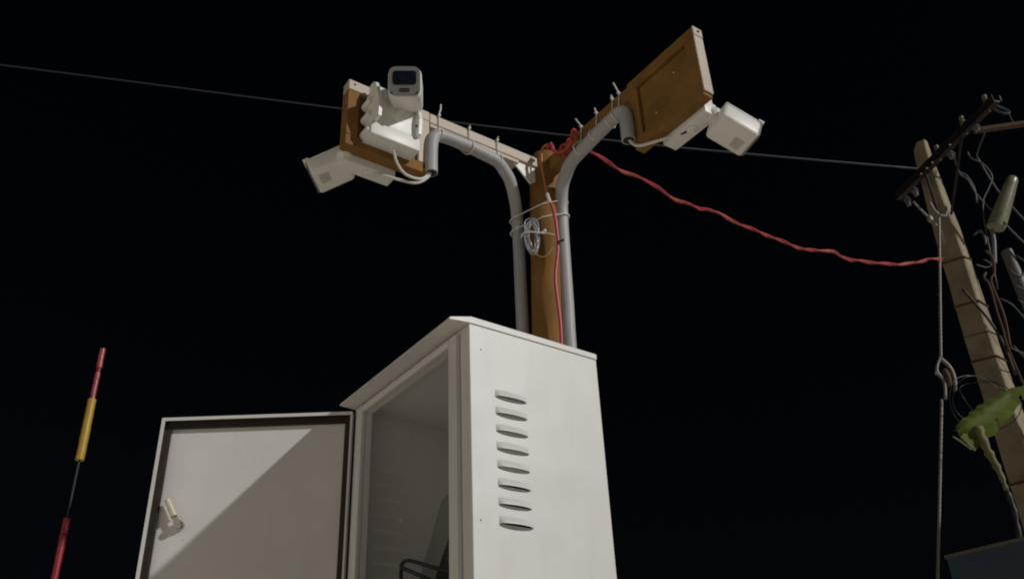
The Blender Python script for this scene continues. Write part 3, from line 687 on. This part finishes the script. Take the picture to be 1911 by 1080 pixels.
for s, m_, rr_ in ((0, M['red'], 1.0), (1, M['red'], 1.0), (2, M['yelgrn'], 0.62)):
    bm = NB(); pts = []; rad = []; acc = 0
    for i, p in enumerate(path):
        d = (path[min(i+1, N-1)]-path[max(i-1, 0)]).normalized(); u = d.cross(Vector((0, 0, 1))).normalized(); v = d.cross(u)
        if i: acc += (path[i]-path[i-1]).length
        a = acc*2*math.pi/0.62+s*math.pi*(0.72 if s == 2 else 1)+0.8*math.sin(acc*2.1); rs = lerp(0.0032, 0.0068, min(1, acc/5.0))
        pts.append(p+wob(i)*min(1, acc/0.4)+(u*math.cos(a)+v*math.sin(a))*rs*(0.95 if s < 2 else 0.75)); rad.append(rs*rr_*((0.62+0.3*math.sin(acc*3.7)) if s == 2 else 1))
    tube(bm, pts, rad, n=7); obj('core' if s < 2 else 'earth_core', bm, m_, rc, smooth=True, angle=180)
bm = NB(); Q = []
for i in range(60):
    a = i/60*2*math.pi*2.3; x = -0.160+0.075*i/60
    Q.append(FT((x, TOPY+0.002+0.0275*math.cos(a)+0.001*math.sin(i), 3.4165+0.034*math.sin(a)+0.002*math.cos(i*1.7))))
tube(bm, Q, 0.0065, n=8)
Q = [FT(p) for p in ((-0.200, 0.446, 3.455), (-0.182, 0.438, 3.456), (-0.165, 0.437, 3.440), (-0.160, 0.440, 3.415), (-0.135, 0.444, 3.395), (-0.11, 0.446, 3.388), (-0.09, 0.446, 3.392), (-0.07, 0.442, 3.400))]
tube(bm, spline(Q, 6), 0.0062, n=8)
obj('knot', bm, M['red'], rc, smooth=True, angle=180)
dn = [(-0.205, 0.4400, 3.262), (-0.1955, 0.4500, 3.197), (-0.1925, 0.4540, 3.116), (-0.1940, 0.4520, 3.057), (-0.2030, 0.4420, 2.962), (-0.2015, 0.4440, 2.870), (-0.2005, 0.4460, 2.798), (-0.2035, 0.4440, 2.60), (-0.2035, 0.4440, 2.0)]
d2 = tubeF('red_down_cable', dn, 0.0052, M['red'], 'red cable running down the front of the post into the cabinet top', 'cable', n=10)
bm = NB(); tube(bm, spline([FT(p) for p in ((-0.180, 0.452, 3.468), (-0.1975, 0.4345, 3.460), (-0.209, 0.4300, 3.445), (-0.2140, 0.4300, 3.393), (-0.2120, 0.4340, 3.3276), (-0.207, 0.4380, 3.262))], 6), 0.0036, n=8)
o = obj('orange_core', bm, M['orange'], None, smooth=True, origin=d2.location, angle=180); o.location = (0, 0, 0); o.parent = d2
bm = NB(); tube(bm, spline([FT(p) for p in ((-0.207, 0.438, 3.275), (-0.203, 0.436, 3.262), (-0.199, 0.440, 3.235))], 4), 0.0055, n=8)
o = obj('tape', bm, M['wcable'], None, smooth=True, origin=d2.location, angle=180); o.location = (0, 0, 0); o.parent = d2
bm = NB()   # little clip beside the down cable
cyl(bm, FT((-0.190, 0.449, 3.085)), FT((-0.172, 0.462, 3.088)), 0.0035, n=8)
o = obj('clip', bm, M['black'], None, smooth=True, origin=d2.location); o.location = (0, 0, 0); o.parent = d2
# clear-sleeved coil tied to the post
cc_ = thingF('wire_coil', 'bundle of clear sleeved wire strapped to the front of the post', 'wire coil', (-0.243, 0.400, 3.12))
cx, cy = -0.2445, 0.3960
bm = NB()
for q in range(9):
    w_ = 0.0115+0.0012*q; h_ = 0.046+0.0022*q; off = Vector((random.uniform(-.003, .003), random.uniform(-.004, .003), random.uniform(-.005, .005))); pts = []
    for k in range(28):
        a = 2*math.pi*k/28; s = math.copysign(abs(math.cos(a))**0.7, math.cos(a))*w_; zz = math.sin(a)*h_
        pts.append(Vector((cx+s*0.593-0.004*math.sin(3*a+q)*0.6, cy+s*0.805-0.004*math.cos(2*a+q), 3.119+zz))+off)
    tube(bm, pts, 0.0021, n=6, closed=True)
obj('wire_loops', bm, M['coil'], cc_, smooth=True, angle=180)
bm = NB()
tube(bm, spline([(-0.2665, 0.3700, 3.117), (-0.258, 0.3720, 3.128), (-0.243, 0.3850, 3.131), (-0.228, 0.4050, 3.127), (-0.216, 0.4230, 3.124)], 5), 0.0028, n=6)
tube(bm, spline([(-0.232, 0.400, 3.127), (-0.220, 0.416, 3.126), (-0.2125, 0.4250, 3.137)], 4), 0.003, n=6)
tube(bm, spline([(-0.216, 0.4230, 3.124), (-0.205, 0.4330, 3.120), (-0.195, 0.4440, 3.113)], 4), 0.0018, n=6)
ball(bm, (-0.2135, 0.4240, 3.131), 0.0045, 8, 6)
obj('strap', bm, M['tie'], cc_, smooth=True, angle=180)
bm = NB(); tube(bm, spline([(-0.2391, 0.398, 3.060), (-0.233, 0.404, 3.046), (-0.222, 0.418, 3.0385), (-0.210, 0.431, 3.0505), (-0.2015, 0.443, 3.077), (-0.1895, 0.452, 3.080)], 6), 0.0018, n=6)
obj('loose_end', bm, M['yelgrn'], cc_, smooth=True, angle=180)

# ------------------------------------------------------------------ the control cabinet
W_, D_, ZT, ZB = 0.592, 0.389, 2.589, 1.74
cb = thingF('control_cabinet', 'open off-white steel control cabinet with louvred sides and a sloping visor', 'cabinet', (-W_/2, D_/2, ZB))
LY0, LY1, LZ0, LP, NL = 0.067, 0.157, 2.4175, 0.04255, 8
def slotted(xa, xb):
    bm = NB(); th = 0.0
    ya, yb = 0.0005, D_-0.0005
    box(bm, xa, xb, ya, LY0+0.004, ZB, ZT); box(bm, xa, xb, LY1-0.004, yb, ZB, ZT)
    z_hi = ZT
    for k in range(NL):
        zs = LZ0-k*LP
        box(bm, xa, xb, LY0+0.004, LY1-0.004, zs+0.0125, z_hi); z_hi = zs-0.001
    box(bm, xa, xb, LY0+0.004, LY1-0.004, ZB, z_hi)
    return bm
obj('side_panel', slotted(-0.0025, 0.0), M['powder'], cb)
obj('side_panel', slotted(-W_, -W_+0.0025), M['powder'], cb)
bm = NB(); box(bm, -W_+0.003, -0.003, D_-0.003, D_-0.0005, ZB, ZT); obj('back_panel', bm, M['powder'], cb)
bm = NB(); box(bm, -W_+0.003, -0.003, 0.001, D_-0.0035, ZB, ZB+0.003); obj('floor_panel', bm, M['powder'], cb)
bm = NB(); box(bm, -W_+0.003, -0.003, 0.001, D_-0.0035, ZT-0.003, ZT-0.0003); obj('ceiling_panel', bm, M['powder'], cb)
# louvre hoods (pressed shells, open downwards), sharing one mesh per side
def hood_bm(sign, dent=False):
    bm = NB(); nu, nv = 18, 6; out = 0.012; L = LY1-LY0; H = 0.020
    grid = []
    for i in range(nu+1):
        t = i/nu; y = t*L; prof = (math.sin(math.pi*t)**0.42 if 0 < t < 1 else 0)
        prof = min(prof, 1.0)
        row = []
        for j in range(nv+1):
            s = j/nv; z = lerp(0.004+0.0*t, H, s) if False else H*s
            x = out*prof*(1-s**1.7)
            zz = z*(0.80+0.20*prof)*(1.0-0.10*t) if True else z
            row.append(bm.verts.new((sign*(x+0.0002), y, zz-0.001)))
        grid.append(row)
    for i in range(nu):
        for j in range(nv): bm.faces.new([grid[i][j], grid[i+1][j], grid[i+1][j+1], grid[i][j+1]])
    return bm
hm_ = {}
base = BASE[cb.name]
for nm, x in (('R', 0.0), ('L', -W_)):
    bm = hood_bm(1 if nm == 'R' else -1)
    # solidify by hand: duplicate slightly offset
    bmesh.ops.recalc_face_normals(bm, faces=bm.faces)
    me = bpy.data.meshes.new('louvre'); bm.to_mesh(me); bm.free(); me.materials.append(M['powder'])
    for p in me.polygons: p.use_smooth = True
    for k in range(NL):
        o = bpy.data.objects.new('louvre', me); col.objects.link(o); o.parent = cb
        o.location = Vector((x, LY0, LZ0-k*LP))-base
        if nm == 'R' and k == NL-1: o.scale = (1.25, 1.02, 1.05)
# front frame with a raised rain lip
def fr(name, x0, x1, z0, z1, y0=-0.0, y1=0.003, bev=0.0008):
    bm = NB(); box(bm, x0, x1, y0, y1, z0, z1, bev=bev, seg=1); return bm
bm = fr('', -0.040, -0.0005, ZB, ZT-0.001, -0.0006, 0.002)
obj('front_jamb', bm, M['powder'], cb)
bm = fr('', -W_+0.0005, -W_+0.030, ZB, ZT-0.001, -0.0006, 0.002); obj('front_jamb', bm, M['powder'], cb)
bm = NB(); box(bm, -0.0405-0.036, -0.0408, -0.013, 0.001, ZB, ZT-0.013, bev=0.002); box(bm, -0.0405-0.036, -0.0405-0.033, 0.0015, 0.018, ZB+.01, ZT-0.033)
obj('rain_lip', bm, M['powder'], cb, smooth=True)
bm = NB(); box(bm, -W_+0.0305, -W_+0.0305+0.036, -0.013, 0.001, ZB, ZT-0.013, bev=0.002); box(bm, -W_+0.0635, -W_+0.0665, 0.0015, 0.018, ZB+.01, ZT-0.033)
obj('rain_lip', bm, M['powder'], cb, smooth=True)
bm = NB(); box(bm, -W_+0.067, -0.077, -0.0128, 0.001, ZT-0.0325, ZT-0.0132, bev=0.002); box(bm, -W_+0.067, -0.077, 0.0015, 0.018, ZT-0.0325, ZT-0.0297)
obj('rain_lip', bm, M['powder'], cb, smooth=True)
bm = fr('', -W_+0.0305, -0.0405, ZT-0.012, ZT-0.001, -0.0006, 0.002); obj('front_header', bm, M['powder'], cb)
# roof with a down-turned visor
bm = NB()
xr, xl = 0.0035, -W_-0.0035
prof = [(D_+0.001, ZT+0.0005), (D_+0.001, ZT+0.0160), (0.004, ZT+0.0180), (-0.054, ZT+0.0030), (-0.0565, ZT-0.0035), (-0.054, ZT-0.0045), (-0.001, ZT+0.0005)]
rowR = []; rowL = []
for y, z in prof:
    ins = 0.0 if y > -0.01 else 0.010
    rowR.append(bm.verts.new((xr-ins*0.25, y, z))); rowL.append(bm.verts.new((xl+ins*1.5, y, z)))
bm.faces.new(rowR); bm.faces.new(rowL[::-1])
n = len(prof)
for i in range(n): bm.faces.new([rowR[i], rowL[i], rowL[(i+1) % n], rowR[(i+1) % n]])
es = [e for e in bm.edges]
bmesh.ops.bevel(bm, geom=es, offset=0.0012, segments=2, affect='EDGES')
obj('roof', bm, M['powder'], cb, smooth=True, angle=30)
# door, swung open
DT = Vector((-0.5692, -0.8222, 0)); DN = Vector((0.8222, -0.5692, 0)); HG = Vector((-0.5935, -0.0045, 0))
dm = Matrix((DT, DN, Vector((0, 0, 1)))).transposed().to_4x4(); dm.translation = HG
DTOP, DBOT, DW = 2.573, 1.752, 0.526
bm = NB(); box(bm, 0.004, DW-0.004, -0.0025, 0.0, DBOT+.003, DTOP-.003, dm)
dr = obj('door', bm, M['powder'], cb)
bm = NB(); RH = 0.026
for a in ((0.0, DW, DTOP-0.002, DTOP), (0.0, DW, DBOT, DBOT+0.002)): box(bm, a[0], a[1], -0.0025, RH, a[2], a[3], dm)
for a in ((0.0, 0.0022, DBOT+.002, DTOP-.002), (DW-0.0022, DW, DBOT+.002, DTOP-.002)): box(bm, a[0], a[1], -0.0025, RH, a[2], a[3], dm)
lw = 0.007
box(bm, 0.0022, DW-0.0022, RH-0.002, RH, DTOP-0.002-lw, DTOP-0.002, dm); box(bm, DW-0.0022-lw, DW-0.0022, RH-0.002, RH, DBOT+0.002, DTOP-0.002-lw, dm)
box(bm, 0.0022, 0.0022+0.003, RH-0.002, RH, DBOT+0.002, DTOP-0.002-lw, dm)
sub('door_flange', bm, M['powder'], dr)
bm = NB(); gz = 0.024; gi = 0.0024
box(bm, gi, DW-gi, 0.0004, 0.0085, DTOP-gi-gz, DTOP-gi, dm, bev=0.002); box(bm, gi, DW-gi, 0.0004, 0.0085, DBOT+gi, DBOT+gi+gz, dm, bev=0.002)
box(bm, gi, gi+0.020, 0.0004, 0.0085, DBOT+gi+gz, DTOP-gi-gz, dm, bev=0.002); box(bm, DW-gi-0.022, DW-gi, 0.0004, 0.0085, DBOT+gi+gz, DTOP-gi-gz, dm, bev=0.002)
sub('gasket', bm, M['gasket'], dr, True)
bm = NB()
def dP(t, n_, z): return dm @ Vector((t, n_, z))
cyl(bm, dP(0.443, 0.0004, 2.274), dP(0.443, 0.010, 2.274), 0.0140, 0.0140, n=24)
cyl(bm, dP(0.443, 0.0102, 2.274), dP(0.443, 0.024, 2.274), 0.0108, 0.0095, n=6)
box(bm, -0.0075, 0.0075, 0.015, 0.0175, 0.0, 0.034, dm @ Matrix.Translation((0.443, 0, 2.274)) @ Matrix.Rotation(R_(-29)*-1, 4, 'Y'))
lt = sub('latch', bm, M['chrome'], dr, True)
bm = NB(); mm = dm @ Matrix.Translation((0.443, 0, 2.274)) @ Matrix.Rotation(R_(29), 4, 'Y')
cyl(bm, mm @ Vector((0, 0.0165, 0.028)), mm @ Vector((0, 0.0165, 0.078)), 0.0078, 0.0074, n=14)
cyl(bm, mm @ Vector((0, 0.0165, 0.0255)), mm @ Vector((0, 0.0165, 0.0282)), 0.0092, 0.0092, n=14)
sub('latch_cam', bm, M['cream'], dr, True)
for hz in (1.80, 1.95):
    bm = NB(); cyl(bm, (HG.x+0.001, HG.y+0.004, hz), (HG.x+0.001, HG.y+0.004, hz+0.05), 0.005, n=10); obj('hinge', bm, M['chrome'], cb, smooth=True)
for q in ((0.0004, 0.031, 2.527), (0.0004, 0.02, 2.12)):
    bm = NB(); ball(bm, q, (0.0008, 0.0022, 0.0022), 8, 6); obj('rivet', bm, M['bezel'], cb, smooth=True)
for k in range(NL):      # rivets beside the louvres inside the left wall
    bm = NB(); ball(bm, (-W_+0.0028, LY1+0.012, LZ0-0.02-k*LP), (0.0012, 0.002, 0.002), 8, 6); obj('rivet', bm, M['powder'], cb, smooth=True)
# mounting brackets to the post, behind
for bz in (1.86, 2.45):
    bm = NB(); box(bm, -0.36, -0.20, D_, 0.43, bz, bz+0.04); obj('mounting_bracket', bm, M['greymetal'], cb)

# ------------------------------------------------------------------ equipment inside
eq = thingF('equipment_box', 'dark grey electronics box leaning inside the open cabinet', 'equipment', (-0.30, 0.12, 1.75))
bm = NB()
prism(bm, [(-0.241, 0.11, 2.283), (-0.311, 0.11, 2.264), (-0.412, 0.11, 2.100), (-0.560, 0.11, 1.860), (-0.480, 0.11, 1.820), (-0.339, 0.11, 2.084), (-0.240, 0.11, 2.207)], (0, 0.17, 0))
bmesh.ops.bevel(bm, geom=list(bm.edges), offset=0.002, segments=2, affect='EDGES')
obj('case', bm, M['equip'], eq, smooth=True, angle=40)
bm = NB(); prism(bm, [(-0.338, 0.112, 2.0835), (-0.239, 0.112, 2.2065), (-0.239, 0.112, 2.275), (-0.150, 0.112, 2.285), (-0.09, 0.112, 2.10), (-0.25, 0.112, 1.82), (-0.478, 0.112, 1.822)], (0, 0.16, 0))
obj('side_cover', bm, M['black'], eq)
for k in range(3):
    bm = NB(); box(bm, -0.262-0.012*k, -0.252-0.012*k, 0.1115-0.004, 0.1115, 2.120-0.02*k, 2.132-0.02*k); obj('connector', bm, M['lens'] if k else M['wcable'], eq)
multi('black_power_lead', [[(-0.30, 0.11, 2.055), (-0.345, 0.07, 2.085), (-0.385, 0.05, 2.108), (-0.400, 0.05, 2.118), (-0.375, 0.05, 2.124), (-0.32, 0.05, 2.107), (-0.25, 0.055, 2.080), (-0.19, 0.07, 2.06), (-0.12, 0.09, 2.055)],
                           [(-0.398, 0.05, 2.112), (-0.390, 0.045, 2.085), (-0.36, 0.04, 2.055), (-0.35, 0.06, 2.0), (-0.35, 0.08, 1.80)],
                           [(-0.44, 0.03, 2.0), (-0.41, 0.03, 2.045), (-0.35, 0.035, 2.062), (-0.29, 0.04, 2.052), (-0.26, 0.05, 2.02), (-0.25, 0.08, 1.8)]],
      0.0048, M['black'], 'looped black power leads in front of the grey box inside the cabinet', 'cable')

# ------------------------------------------------------------------ render settings
S.render.engine = 'CYCLES'
S.cycles.filter_width = 2.0
S.cycles.max_bounces = 8; S.cycles.diffuse_bounces = 5
S.cycles.sample_clamp_indirect = 4.0
